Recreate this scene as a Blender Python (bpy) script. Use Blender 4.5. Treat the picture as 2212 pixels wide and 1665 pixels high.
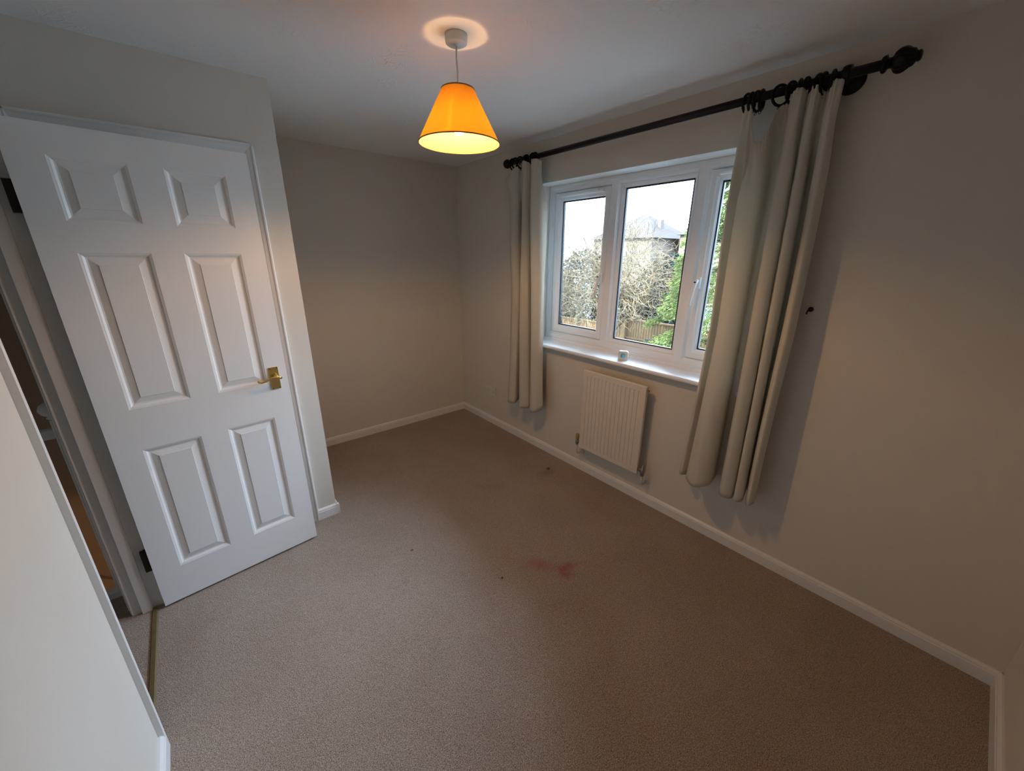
import bpy, bmesh, math, random
from mathutils import Vector, Matrix
for o in list(bpy.data.objects): bpy.data.objects.remove(o)
S = bpy.context.scene; COL = S.collection
# ------------------------------------------------------------------ camera
yaw, pitch, roll = 0.6975, 0.3234, 0.0061
fw = Vector((math.sin(yaw)*math.cos(pitch), math.cos(yaw)*math.cos(pitch), -math.sin(pitch)))
rt = Vector((math.cos(yaw), -math.sin(yaw), 0)); up = rt.cross(fw)
rt2 = rt*math.cos(roll)+up*math.sin(roll); up2 = -rt*math.sin(roll)+up*math.cos(roll)
cam = bpy.data.objects.new('camera', bpy.data.cameras.new('camera')); COL.objects.link(cam)
m = Matrix((rt2, up2, -fw)).transposed().to_4x4(); m.translation = Vector((-2.146, -3.368, 1.587))
cam.matrix_world = m
cam.data.sensor_width = 36; cam.data.lens = 36*838.6/2212; cam.data.clip_start = 0.02; cam.data.clip_end = 300
S.camera = cam
# ------------------------------------------------------------------ light
SKY = 54.0
w = bpy.data.worlds.new('sky'); S.world = w; w.use_nodes = True
nt = w.node_tree; bg = nt.nodes['Background']
tc = nt.nodes.new('ShaderNodeTexCoord'); sep = nt.nodes.new('ShaderNodeSeparateXYZ')
nt.links.new(tc.outputs['Generated'], sep.inputs[0])
cr = nt.nodes.new('ShaderNodeValToRGB'); nt.links.new(sep.outputs['Z'], cr.inputs[0])
cr.color_ramp.elements[0].position = 0.04; cr.color_ramp.elements[0].color = (0.155, 0.195, 0.245, 1)
e_ = cr.color_ramp.elements.new(0.40); e_.color = (0.36, 0.45, 0.60, 1)
cr.color_ramp.elements[2].position = 0.85; cr.color_ramp.elements[2].color = (0.58, 0.74, 1.0, 1)
nt.links.new(cr.outputs[0], bg.inputs['Color']); bg.inputs['Strength'].default_value = SKY
sd = bpy.data.lights.new('sun', 'SUN'); sd.energy = 38.0; sd.angle = math.radians(5); sd.color = (1, .84, .60)
so = bpy.data.objects.new('sun', sd); COL.objects.link(so)
so.rotation_euler = Vector((0.75, -0.25, -0.55)).to_track_quat('-Z', 'Y').to_euler()
pd = bpy.data.lights.new('window_portal', 'AREA'); pd.shape = 'RECTANGLE'; pd.size = 1.8; pd.size_y = 1.2
pd.cycles.is_portal = True
po = bpy.data.objects.new('window_portal', pd); COL.objects.link(po)
po.location = (0.27, -1.945, 1.5); po.rotation_euler = Vector((-1, 0, 0)).to_track_quat('-Z', 'Z').to_euler()
vs = S.view_settings
vs.view_transform = 'Standard'; vs.look = 'None'; vs.gamma = 1; vs.use_curve_mapping = False; vs.exposure = 0.14
BULB = 800.0
HALL = 9.0

# ------------------------------------------------------------------ dimensions
H = 2.346; D = 3.771; XL = -2.495; PA = -1.646; PB = -1.012

# ------------------------------------------------------------------ materials
def nmat(name): 
    mt = bpy.data.materials.new(name); mt.use_nodes = True
    return mt, mt.node_tree, mt.node_tree.nodes['Principled BSDF']
def mat(name, col, rough=.6, metal=0, bump=0, bscale=60, var=0, vscale=4, spec=.5, coat=0):
    mt, t, b = nmat(name)
    b.inputs['Base Color'].default_value = (*col, 1); b.inputs['Roughness'].default_value = rough
    b.inputs['Metallic'].default_value = metal; b.inputs['Specular IOR Level'].default_value = spec
    b.inputs['Coat Weight'].default_value = coat
    tc = t.nodes.new('ShaderNodeTexCoord')
    if bump:
        n = t.nodes.new('ShaderNodeTexNoise'); n.inputs['Scale'].default_value = bscale; n.inputs['Detail'].default_value = 4
        t.links.new(tc.outputs['Object'], n.inputs['Vector'])
        bp = t.nodes.new('ShaderNodeBump'); bp.inputs['Strength'].default_value = bump; bp.inputs['Distance'].default_value = .01
        t.links.new(n.outputs[0], bp.inputs['Height']); t.links.new(bp.outputs[0], b.inputs['Normal'])
    if var:
        n = t.nodes.new('ShaderNodeTexNoise'); n.inputs['Scale'].default_value = vscale; n.inputs['Detail'].default_value = 5
        t.links.new(tc.outputs['Object'], n.inputs['Vector'])
        mx = t.nodes.new('ShaderNodeMix'); mx.data_type = 'RGBA'
        mx.inputs['A'].default_value = (*[c*(1-var) for c in col], 1); mx.inputs['B'].default_value = (*[min(1, c*(1+var)) for c in col], 1)
        t.links.new(n.outputs[0], mx.inputs['Factor']); t.links.new(mx.outputs['Result'], b.inputs['Base Color'])
    return mt
M = {}
M['wall'] = mat('wall_paint', (.70, .652, .582),   .85, bump=.03, bscale=180, var=.02, vscale=1.5, spec=.25)
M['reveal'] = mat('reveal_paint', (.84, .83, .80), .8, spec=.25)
M['white'] = mat('white_gloss', (.82, .81, .79), .38, bump=.01, bscale=90)
M['upvc'] = mat('white_upvc', (.90, .92, .94), .3)
M['skirt'] = mat('skirting_gloss', (.80, .79, .77), .35)
M['gasket'] = mat('black_gasket', (.02, .02, .025), .5)
M['black'] = mat('black_wood', (.004, .0038, .0045), .38, spec=.22)
M['purple'] = mat('dark_plum_wood', (.012, .006, .010), .32, spec=.3)
M['brass'] = mat('polished_brass', (.70, .54, .20), .34, 1)
M['oldbrass'] = mat('worn_brass', (.24, .18, .085), .5, .6, var=.2, vscale=30)
M['screw'] = mat('dark_screw', (.03, .02, .01), .5, .5)
M['hinge'] = mat('dark_hinge', (.03, .02, .016), .5, .6, var=.5, vscale=120)
M['rad'] = mat('cream_radiator_enamel', (.74, .67, .58), .4)
M['chrome'] = mat('dull_chrome', (.35, .34, .33), .3, 1)
M['copper'] = mat('painted_pipe', (.62, .58, .52), .5)
M['woodcap'] = mat('yellowed_cap', (.45, .30, .12), .6)
M['plastic'] = mat('white_plastic', (.70, .69, .66), .4)
M['slot'] = mat('dark_slot', (.03, .03, .03), .7)
M['bluedisc'] = mat('blue_display', (.18, .55, .72), .35)
M['fence'] = mat('weathered_fence_wood', (.080, .052, .028), .9, bump=.3, bscale=25, var=.35, vscale=6, spec=.04)
M['fence2'] = mat('weathered_fence_post', (.048, .038, .022), .9, bump=.3, bscale=25, var=.3, vscale=6, spec=.04)
M['greypost'] = mat('grey_concrete_post', (.022, .026, .021), .9, var=.2, spec=.04)
M['bark'] = mat('pale_bark', (.052, .040, .024), .9, bump=.3, bscale=12, var=.3, vscale=7, spec=.04)
M['twig'] = mat('pale_twig', (.070, .054, .036), .9, var=.3, vscale=2, spec=.04)
M['grass'] = mat('grass', (.10, .115, .12), .95, var=.4, vscale=3, spec=.04)
M['brick'] = mat('hazed_brick', (.066, .056, .049), .9, var=.2, spec=.04)  # house walls and chimney: distance haze is put into the lightened colour
M['roof'] = mat('hazed_roof_tile', (.028, .023, .021), .9, var=.2, vscale=9, spec=.04)  # tile colour lightened to imitate the fading of far roofs in haze
M['tan'] = mat('stair_wall_paint', (.50, .40, .30), .85)

def leafmat(name, col, tr):
    mt, t, b = nmat(name); out = t.nodes['Material Output']
    tc = t.nodes.new('ShaderNodeTexCoord'); n = t.nodes.new('ShaderNodeTexNoise'); n.inputs['Scale'].default_value = 2.5
    n.inputs['Detail'].default_value = 6; t.links.new(tc.outputs['Object'], n.inputs['Vector'])
    r = t.nodes.new('ShaderNodeValToRGB'); r.color_ramp.elements[0].position = .35; r.color_ramp.elements[1].position = .65
    r.color_ramp.elements[0].color = (*[c*.45 for c in col], 1); r.color_ramp.elements[1].color = (*[min(1, c*1.5) for c in col], 1)
    t.links.new(n.outputs[0], r.inputs[0]); t.links.new(r.outputs[0], b.inputs['Base Color']); b.inputs['Roughness'].default_value = .7; b.inputs['Specular IOR Level'].default_value = .05
    tl = t.nodes.new('ShaderNodeBsdfTranslucent'); t.links.new(r.outputs[0], tl.inputs[0])
    mx = t.nodes.new('ShaderNodeMixShader'); mx.inputs[0].default_value = tr
    t.links.new(b.outputs[0], mx.inputs[1]); t.links.new(tl.outputs[0], mx.inputs[2]); t.links.new(mx.outputs[0], out.inputs[0])
    return mt
M['conifer'] = leafmat('conifer_green', (.048, .062, .019), .35)
M['ivy'] = leafmat('ivy_green', (.008, .013, .012), .2)

def clothmat(name, col, tr, bsc=0, weave=900, trc=None):
    mt, t, b = nmat(name); out = t.nodes['Material Output']
    b.inputs['Base Color'].default_value = (*col, 1); b.inputs['Roughness'].default_value = .9; b.inputs['Specular IOR Level'].default_value = .15
    tc = t.nodes.new('ShaderNodeTexCoord'); mp = t.nodes.new('ShaderNodeMapping'); mp.inputs['Scale'].default_value = (1, 1, 6)
    n = t.nodes.new('ShaderNodeTexNoise'); n.inputs['Scale'].default_value = 60; n.inputs['Detail'].default_value = 5
    t.links.new(tc.outputs['Object'], mp.inputs[0]); t.links.new(mp.outputs[0], n.inputs['Vector'])
    bp = t.nodes.new('ShaderNodeBump'); bp.inputs['Strength'].default_value = .12; bp.inputs['Distance'].default_value = .004
    t.links.new(n.outputs[0], bp.inputs['Height']); t.links.new(bp.outputs[0], b.inputs['Normal'])
    tl = t.nodes.new('ShaderNodeBsdfTranslucent'); tl.inputs[0].default_value = (*(trc or col), 1)
    mx = t.nodes.new('ShaderNodeMixShader'); mx.inputs[0].default_value = tr
    t.links.new(b.outputs[0], mx.inputs[1]); t.links.new(tl.outputs[0], mx.inputs[2]); t.links.new(mx.outputs[0], out.inputs[0])
    return mt
M['curtain'] = clothmat('cream_curtain_cloth', (.78, .74, .65), .34, trc=(.82, .77, .68))
M['lining'] = clothmat('curtain_lining', (.72, .70, .65), .55)
M['shade'] = clothmat('mustard_shade_cloth', (.62, .42, .10), .55, trc=(.95, .54, .035))
M['shadein'] = clothmat('shade_inner_lining', (.62, .40, .14), .5, trc=(.95, .80, .45))
M['shadetrim'] = mat('shade_edge_braid', (.22, .12, .03), .8)

def emat(name, col, s):
    mt = bpy.data.materials.new(name); mt.use_nodes = True; t = mt.node_tree
    for n in list(t.nodes):
        if n.type == 'BSDF_PRINCIPLED': t.nodes.remove(n)
    e = t.nodes.new('ShaderNodeEmission'); e.inputs[0].default_value = (*col, 1); e.inputs[1].default_value = s
    t.links.new(e.outputs[0], t.nodes['Material Output'].inputs[0]); return mt
M['bulb'] = emat('lit_bulb', (1, .56, .25), BULB)

def glassmat():
    mt = bpy.data.materials.new('window_glass'); mt.use_nodes = True; t = mt.node_tree
    for n in list(t.nodes):
        if n.type == 'BSDF_PRINCIPLED': t.nodes.remove(n)
    tr = t.nodes.new('ShaderNodeBsdfTransparent'); tr.inputs[0].default_value = (.90, .94, .93, 1)
    gl = t.nodes.new('ShaderNodeBsdfGlossy'); gl.inputs['Roughness'].default_value = .02
    fr = t.nodes.new('ShaderNodeFresnel'); fr.inputs[0].default_value = 1.45
    mx = t.nodes.new('ShaderNodeMixShader'); t.links.new(fr.outputs[0], mx.inputs[0])
    t.links.new(tr.outputs[0], mx.inputs[1]); t.links.new(gl.outputs[0], mx.inputs[2]); t.links.new(mx.outputs[0], t.nodes['Material Output'].inputs[0])
    return mt
M['glass'] = glassmat()

def ceilmat():
    mt, t, b = nmat('stippled_ceiling'); b.inputs['Base Color'].default_value = (.87, .865, .85, 1); b.inputs['Roughness'].default_value = .85
    L = t.links; N = t.nodes.new
    tc = N('ShaderNodeTexCoord')
    big = N('ShaderNodeTexNoise'); big.inputs['Scale'].default_value = 3.2; big.inputs['Detail'].default_value = 2; L.new(tc.outputs['Object'], big.inputs['Vector'])
    mk = N('ShaderNodeValToRGB'); mk.color_ramp.elements[0].position = .57; mk.color_ramp.elements[1].position = .68; L.new(big.outputs[0], mk.inputs[0])
    wv = N('ShaderNodeTexNoise'); wv.inputs['Scale'].default_value = 17; wv.inputs['Detail'].default_value = 2; wv.inputs['Distortion'].default_value = 1.1
    L.new(tc.outputs['Object'], wv.inputs['Vector'])
    rg = N('ShaderNodeMath'); rg.operation = 'SUBTRACT'; rg.inputs[1].default_value = .5; L.new(wv.outputs[0], rg.inputs[0])
    ab = N('ShaderNodeMath'); ab.operation = 'ABSOLUTE'; L.new(rg.outputs[0], ab.inputs[0])
    rr = N('ShaderNodeValToRGB'); rr.color_ramp.elements[0].position = 0; rr.color_ramp.elements[0].color = (1, 1, 1, 1)
    rr.color_ramp.elements[1].position = .06; rr.color_ramp.elements[1].color = (0, 0, 0, 1); L.new(ab.outputs[0], rr.inputs[0])
    mu = N('ShaderNodeMath'); mu.operation = 'MULTIPLY'; L.new(rr.outputs[0], mu.inputs[0]); L.new(mk.outputs[0], mu.inputs[1])
    fn = N('ShaderNodeTexNoise'); fn.inputs['Scale'].default_value = 90; L.new(tc.outputs['Object'], fn.inputs['Vector'])
    ad = N('ShaderNodeMath'); ad.operation = 'MULTIPLY_ADD'; ad.inputs[1].default_value = .12; L.new(fn.outputs[0], ad.inputs[0]); L.new(mu.outputs[0], ad.inputs[2])
    bp = N('ShaderNodeBump'); bp.inputs['Strength'].default_value = .55; bp.inputs['Distance'].default_value = .004
    L.new(ad.outputs[0], bp.inputs['Height']); L.new(bp.outputs[0], b.inputs['Normal'])
    return mt
M['ceiling'] = ceilmat()

def carpetmat():
    mt, t, b = nmat('beige_carpet'); L = t.links; N = t.nodes.new
    b.inputs['Roughness'].default_value = 1; b.inputs['Specular IOR Level'].default_value = .1
    b.inputs['Sheen Weight'].default_value = .25; b.inputs['Sheen Roughness'].default_value = .6
    tc = N('ShaderNodeTexCoord')
    def noise(sc, det, dist=0):
        n = N('ShaderNodeTexNoise'); n.inputs['Scale'].default_value = sc; n.inputs['Detail'].default_value = det
        n.inputs['Distortion'].default_value = dist; L.new(tc.outputs['Object'], n.inputs['Vector']); return n.outputs[0]
    def mix(a, bb, f, blend='MIX'):
        x = N('ShaderNodeMix'); x.data_type = 'RGBA'; x.blend_type = blend
        for k, v in (('A', a), ('B', bb), ('Factor', f)):
            if isinstance(v, (tuple, float, int)): x.inputs[k].default_value = v
            else: L.new(v, x.inputs[k])
        return x.outputs['Result']
    r = N('ShaderNodeValToRGB'); L.new(noise(380, 4, .8), r.inputs[0])
    r.color_ramp.elements[0].position = .36; r.color_ramp.elements[0].color = (.105, .068, .045, 1)
    r.color_ramp.elements[1].position = .64; r.color_ramp.elements[1].color = (.56, .445, .36, 1)
    r2 = N('ShaderNodeValToRGB'); L.new(noise(2.3, 4, .5), r2.inputs[0])
    r2.color_ramp.elements[0].position = .35; r2.color_ramp.elements[0].color = (.90, .86, .82, 1)
    r2.color_ramp.elements[1].position = .65; r2.color_ramp.elements[1].color = (1.0, 1.0, 1.0, 1)
    c = mix(r.outputs[0], r2.outputs[0], 1.0, 'MULTIPLY')
    def blob(cx, cy, rx, ry, ang, col, amt, soft=1.0, nz=.5):
        nonlocal c
        mp = N('ShaderNodeMapping'); mp.vector_type = 'TEXTURE'
        mp.inputs['Location'].default_value = (cx, cy, 0); mp.inputs['Rotation'].default_value = (0, 0, ang); mp.inputs['Scale'].default_value = (rx, ry, 1)
        L.new(tc.outputs['Object'], mp.inputs[0])
        ln = N('ShaderNodeVectorMath'); ln.operation = 'LENGTH'; L.new(mp.outputs[0], ln.inputs[0])
        nn = N('ShaderNodeMath'); nn.operation = 'MULTIPLY_ADD'; nn.inputs[1].default_value = nz; L.new(noise(45 if rx < .1 else 9, 4), nn.inputs[0]); L.new(ln.outputs['Value'], nn.inputs[2])
        sb = N('ShaderNodeMath'); sb.operation = 'SUBTRACT'; sb.inputs[1].default_value = nz*.5; L.new(nn.outputs[0], sb.inputs[0])
        mr = N('ShaderNodeMapRange'); mr.inputs['From Min'].default_value = 1-soft; mr.inputs['From Max'].default_value = 1
        mr.inputs['To Min'].default_value = amt; mr.inputs['To Max'].default_value = 0; mr.interpolation_type = 'SMOOTHSTEP'
        L.new(sb.outputs[0], mr.inputs['Value'])
        c = mix(c, (*col, 1), mr.outputs[0], 'MULTIPLY')
    pink = (.95, .42, .46)
    blob(-.945, -2.168, .125, .070, -.75, pink, .75, 1, 1.0)
    blob(-.845, -2.280, .085, .050, -.3, (.9, .32, .38), .85, .9, 1.0)
    blob(-.885, -2.315, .055, .040, -1.0, (.9, .32, .38), .8, .9, 1.0)
    blob(-.93, -2.24, .15, .08, -.75, (.97, .80, .80), .5, 1, .8)
    blob(-.200, -1.494, .026, .018, .3, (.05, .04, .05), .95, .5, .3)
    blob(-.25, -1.53, .12, .08, .3, (.6, .55, .55), .6, 1, .6)
    blob(-1.427, -1.636, .014, .011, 0, (.3, .18, .1), .85, .6, .4)
    blob(-1.157, -2.118, .008, .008, 0, (.08, .06, .05), .95, .4, .1)
    blob(-.27, -2.05, .16, .10, 1.2, (1.0, .78, .66), .5, 1, .9)
    blob(-.70, -1.42, .16, .05, -.8, (.85, .72, .62), .5, 1, .9)
    L.new(c, b.inputs['Base Color'])
    ad = N('ShaderNodeMath'); ad.operation = 'MULTIPLY_ADD'; ad.inputs[1].default_value = 1.0; L.new(noise(210, 3, .6), ad.inputs[0])
    s2 = N('ShaderNodeMath'); s2.operation = 'MULTIPLY'; s2.inputs[1].default_value = 1.2; L.new(noise(18, 3), s2.inputs[0]); L.new(s2.outputs[0], ad.inputs[2])
    bp = N('ShaderNodeBump'); bp.inputs['Strength'].default_value = .5; bp.inputs['Distance'].default_value = .006
    L.new(ad.outputs[0], bp.inputs['Height']); L.new(bp.outputs[0], b.inputs['Normal'])
    return mt
M['carpet'] = carpetmat()

# ------------------------------------------------------------------ mesh helpers
class MB:
    def __init__(s): s.v = []; s.f = []; s.sm = []
    def add(s, vs, fs, smooth=False):
        o = len(s.v); s.v += [tuple(p) for p in vs]; s.f += [tuple(i+o for i in f) for f in fs]; s.sm += [smooth]*len(fs); return s
    def box(s, x0, x1, y0, y1, z0, z1):
        return s.add([(x0,y0,z0),(x1,y0,z0),(x1,y1,z0),(x0,y1,z0),(x0,y0,z1),(x1,y0,z1),(x1,y1,z1),(x0,y1,z1)],
                     [(0,3,2,1),(4,5,6,7),(0,1,5,4),(1,2,6,5),(2,3,7,6),(3,0,4,7)])
    def tube(s, pts, r, n=10, cap=True, smooth=True):
        pts = [Vector(p) for p in pts]; rs = r if isinstance(r, (list, tuple)) else [r]*len(pts)
        vs = []; fs = []; ref = None
        for i, p in enumerate(pts):
            a = pts[max(i-1, 0)]; b = pts[min(i+1, len(pts)-1)]; d = (b-a)
            d = d.normalized() if d.length > 1e-9 else Vector((0, 0, 1))
            if ref is None: ref = d.orthogonal().normalized()
            ref = (ref-d*ref.dot(d)); ref = ref.normalized() if ref.length > 1e-6 else d.orthogonal().normalized()
            q = d.cross(ref)
            for k in range(n):
                t = 2*math.pi*k/n; vs.append(p+(ref*math.cos(t)+q*math.sin(t))*rs[i])
        for i in range(len(pts)-1):
            for k in range(n): fs.append((i*n+k, i*n+(k+1) % n, (i+1)*n+(k+1) % n, (i+1)*n+k))
        if cap: fs += [tuple(range(n))[::-1], tuple(range((len(pts)-1)*n, len(pts)*n))]
        return s.add(vs, fs, smooth)
    def lathe(s, prof, c=(0,0,0), ax='z', n=32, smooth=True, cap=True):
        vs = []; fs = []
        for (r, h) in prof:
            for k in range(n):
                t = 2*math.pi*k/n; a, b = r*math.cos(t), r*math.sin(t)
                p = {'z': (a, b, h), 'x': (h, a, b), 'y': (b, h, a)}[ax]
                vs.append((p[0]+c[0], p[1]+c[1], p[2]+c[2]))
        for i in range(len(prof)-1):
            for k in range(n): fs.append((i*n+k, i*n+(k+1) % n, (i+1)*n+(k+1) % n, (i+1)*n+k))
        if cap: fs += [tuple(range(n))[::-1], tuple(range((len(prof)-1)*n, len(prof)*n))]
        return s.add(vs, fs, smooth)
    def torus(s, c, R, r, ax='y', n=36, k=10):
        pts = []; vs = []; fs = []
        for i in range(n):
            a = 2*math.pi*i/n
            for j in range(k):
                b = 2*math.pi*j/k; q = R+r*math.cos(b); u, v, w = q*math.cos(a), q*math.sin(a), r*math.sin(b)
                p = {'z': (u, v, w), 'y': (u, w, v), 'x': (w, u, v)}[ax]
                vs.append((p[0]+c[0], p[1]+c[1], p[2]+c[2]))
        for i in range(n):
            for j in range(k): fs.append((i*k+j, i*k+(j+1) % k, ((i+1) % n)*k+(j+1) % k, ((i+1) % n)*k+j))
        return s.add(vs, fs, True)
    def prism(s, prof, A, B, nrm, upv=(0, 0, 1)):
        # prof: (out, up) closed polygon, swept from A to B
        A, B, nrm, upv = Vector(A), Vector(B), Vector(nrm), Vector(upv); n = len(prof)
        vs = [A+nrm*a+upv*b for a, b in prof]+[B+nrm*a+upv*b for a, b in prof]
        fs = [(i, (i+1) % n, n+(i+1) % n, n+i) for i in range(n)]+[tuple(range(n))[::-1], tuple(range(n, 2*n))]
        return s.add(vs, fs)
    def build(s, name, mt, parent=None, bevel=0, seg=2, sub=0):
        me = bpy.data.meshes.new(name); me.from_pydata(s.v, [], s.f); me.polygons.foreach_set('use_smooth', s.sm)
        bm = bmesh.new(); bm.from_mesh(me); bmesh.ops.recalc_face_normals(bm, faces=bm.faces); bm.to_mesh(me); bm.free()
        o = bpy.data.objects.new(name, me); me.materials.append(mt); COL.objects.link(o)
        if parent is not None: o.parent = parent
        if bevel:
            md = o.modifiers.new('bevel', 'BEVEL'); md.width = bevel; md.segments = seg; md.limit_method = 'ANGLE'; md.angle_limit = math.radians(40)
            md.harden_normals = False
        return o
def tag(o, label=None, cat=None, group=None, kind=None):
    for k, v in (('label', label), ('category', cat), ('group', group), ('kind', kind)):
        if v: o[k] = v
    return o
def empty(name, loc, label, cat, group=None, kind=None, rz=0):
    o = bpy.data.objects.new(name, None); COL.objects.link(o); o.location = loc; o.rotation_euler.z = rz
    return tag(o, label, cat, group, kind)
def copy_tree(o, parent=None):
    c = o.copy(); COL.objects.link(c)
    if parent is not None: c.parent = parent
    for ch in list(o.children): copy_tree(ch, c)
    return c
def st(o, label, cat): return tag(o, label, cat, kind='structure')

# ------------------------------------------------------------------ shell
st(MB().box(-2.53, 0.0, -D, 0, -.12, 0).build('floor', M['carpet']), 'beige pile carpet covering the bedroom floor, with pink stains', 'floor')
st(MB().box(-3.6, -2.53, -D, -1.02, -.12, 0).build('floor_landing', M['carpet']), 'beige carpet of the landing beyond the doorway', 'floor')
st(MB().box(-3.7, .30, -D-.1, .1, H, H+.12).build('ceiling', M['ceiling']), 'white textured plaster ceiling above the room', 'ceiling')
WY0, WY1, WZ0, WZ1 = -2.765, -1.07, .905, 2.075
wm = MB(); wm.box(0, .26, -D-.1, WY0, 0, H).box(0, .26, WY1, .1, 0, H).box(0, .26, WY0, WY1, 0, WZ0).box(0, .26, WY0, WY1, WZ1, H)
wm.box(0, .26, -D-.1, .1, -2.6, 0)
st(wm.build('wall_window', M['wall']), 'greige painted wall holding the window and radiator', 'wall')
st(MB().box(-2.495, 0, 0, .12, 0, H).build('wall_end', M['wall']), 'greige far end wall beside the window wall corner', 'wall')
st(MB().box(-3.7, .26, -D-.12, -D, 0, H).build('wall_near', M['wall']), 'greige near wall at the right edge of the view', 'wall')
st(MB().box(XL, PA, PB, 0, 0, H).build('wall_partition', M['wall']), 'projecting greige boxed wall behind the open door', 'wall')
wl = MB(); wl.box(-2.61, XL, -D, -1.955, 0, H).box(-2.61, XL, -1.955, -1.185, 2.045, H).box(-2.61, XL, -1.185, .0, 0, H)
st(wl.build('wall_left', M['wall']), 'pale wall at the left edge beside the doorway', 'wall')
st(MB().box(-3.7, -3.6, -D, .12, -2.6, H).build('wall_landing', M['wall']), 'dim wall on the far side of the landing', 'wall')
ws = MB().box(-3.6, -2.495, 0, .12, -2.6, H); ws.box(-2.6, -2.495, -D, 0, -2.6, -.125); ws.box(-3.7, -2.495, -D-.12, -D, -2.6, 0)
st(ws.build('wall_stairwell', M['tan']), 'tan stairwell wall lit from below, seen through the doorway gap', 'wall')
st(MB().box(-3.6, -2.6, -D, 0, -2.7, -2.6).build('floor_hall', M['carpet']), 'downstairs hall floor far below the landing', 'floor')
# string board of the stairs on the stairwell wall
st(MB().prism([(0, 0), (.02, 0), (.02, .05), (0, .06)], (-3.5, -.001, .05), (-2.62, -.001, -.86), (0, -1, 0)).build('trim_stair', M['tan']), 'sloping stair string moulding on the stairwell wall', 'trim')

# skirting
SK = [(0, 0), (.017, 0), (.017, .052), (.014, .056), (.014, .062), (.006, .070), (0, .070)]
def skirt(name, A, B, n, label): return st(MB().prism(SK, A, B, n).build(name, M['skirt']), label, 'baseboard')
skirt('baseboard_window', (0, -D, 0), (0, 0, 0), (-1, 0, 0), 'white gloss skirting board under the window wall')
skirt('baseboard_end', (PA, 0, 0), (0, 0, 0), (0, -1, 0), 'white gloss skirting board along the far end wall')
skirt('baseboard_near', (XL, -D, 0), (0, -D, 0), (0, 1, 0), 'white gloss skirting board at the bottom right corner')
o = MB().prism(SK, (-1.755, PB, 0), (PA+.017, PB, 0), (0, -1, 0)); o.prism(SK, (PA, PB-.017, 0), (PA, 0, 0), (1, 0, 0))
st(o.build('baseboard_partition', M['skirt']), 'short white skirting board on the projecting wall beside the door', 'baseboard')
skirt('baseboard_left', (XL, -D, 0), (XL, -1.972, 0), (1, 0, 0), 'white skirting board at the bottom left by the doorway')
st(MB().prism([(0, 0), (.03, 0), (.03, .03), (.022, .04), (0, .04)], (-3.6, -.995, 0), (-2.61, -.995, 0), (0, -1, 0)).build('trim_landing_nosing', M['white']), 'white nosing along the landing edge above the stairs', 'trim')

# door lining, stops and architraves of the bedroom doorway
AR = [(0, 0), (0, .055), (.015, .055), (.017, .052), (.017, .046), (.013, .040), (.011, .028), (.006, .010), (.004, .003), (.003, 0)]
dl = MB()
dl.box(-2.61, XL, -1.213, -1.185, 0, 2.045).box(-2.61, XL, -1.955, -1.927, 0, 2.045).box(-2.61, XL, -1.927, -1.213, 2.013, 2.045)
dl.box(-2.575, -2.538, -1.227, -1.213, 0, 2.013).box(-2.575, -2.538, -1.927, -1.913, 0, 2.013).box(-2.575, -2.538, -1.913, -1.227, 1.999, 2.013)
st(dl.build('trim_door_lining', M['white'], bevel=.0015), 'white painted lining and stop around the open doorway', 'trim')
ar = MB()
for xs, nx in ((XL, 1), (-2.61, -1)):
    ar.prism(AR, (xs, -1.918, 0), (xs, -1.918, 2.075), (nx, 0, 0), (0, -1, 0))
    ar.prism(AR, (xs, -1.205, 0), (xs, -1.205, 2.075), (nx, 0, 0), (0, 1, 0))
    ar.prism(AR, (xs, -1.973, 2.022), (xs, -1.150, 2.022), (nx, 0, 0), (0, 0, 1))
st(ar.build('trim_door_architrave', M['white']), 'white moulded architrave around the bedroom doorway', 'trim')
# architrave and door of the cupboard behind the open door
ar = MB()
ar.prism([(a, b) for a, b in AR], (-1.808, PB, 0), (-1.808, PB, 2.067), (0, -1, 0), (1, 0, 0))
ar.prism([(a, b) for a, b in AR], (-2.47, PB, 0), (-2.47, PB, 2.067), (0, -1, 0), (-.45, 0, 0))
ar.prism([(a, b) for a, b in AR], (-2.494, PB, 2.012), (-1.753, PB, 2.012), (0, -1, 0), (0, 0, 1))
st(ar.build('trim_cupboard_architrave', M['white']), 'white architrave on the projecting wall, behind the open door', 'trim')
st(MB().box(-2.465, -1.812, PB-.006, PB, .01, 2.008).build('door_2', M['white']), 'plain white cupboard door hidden behind the open panelled door', 'door')
thr = MB().prism([(-.012, 0), (-.007, .006), (.007, .006), (.012, 0)], (-2.531, -1.912, 0), (-2.531, -1.228, 0), (1, 0, 0))
st(thr.build('trim_threshold', M['oldbrass']), 'worn brass carpet strip across the doorway threshold', 'trim')

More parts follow.
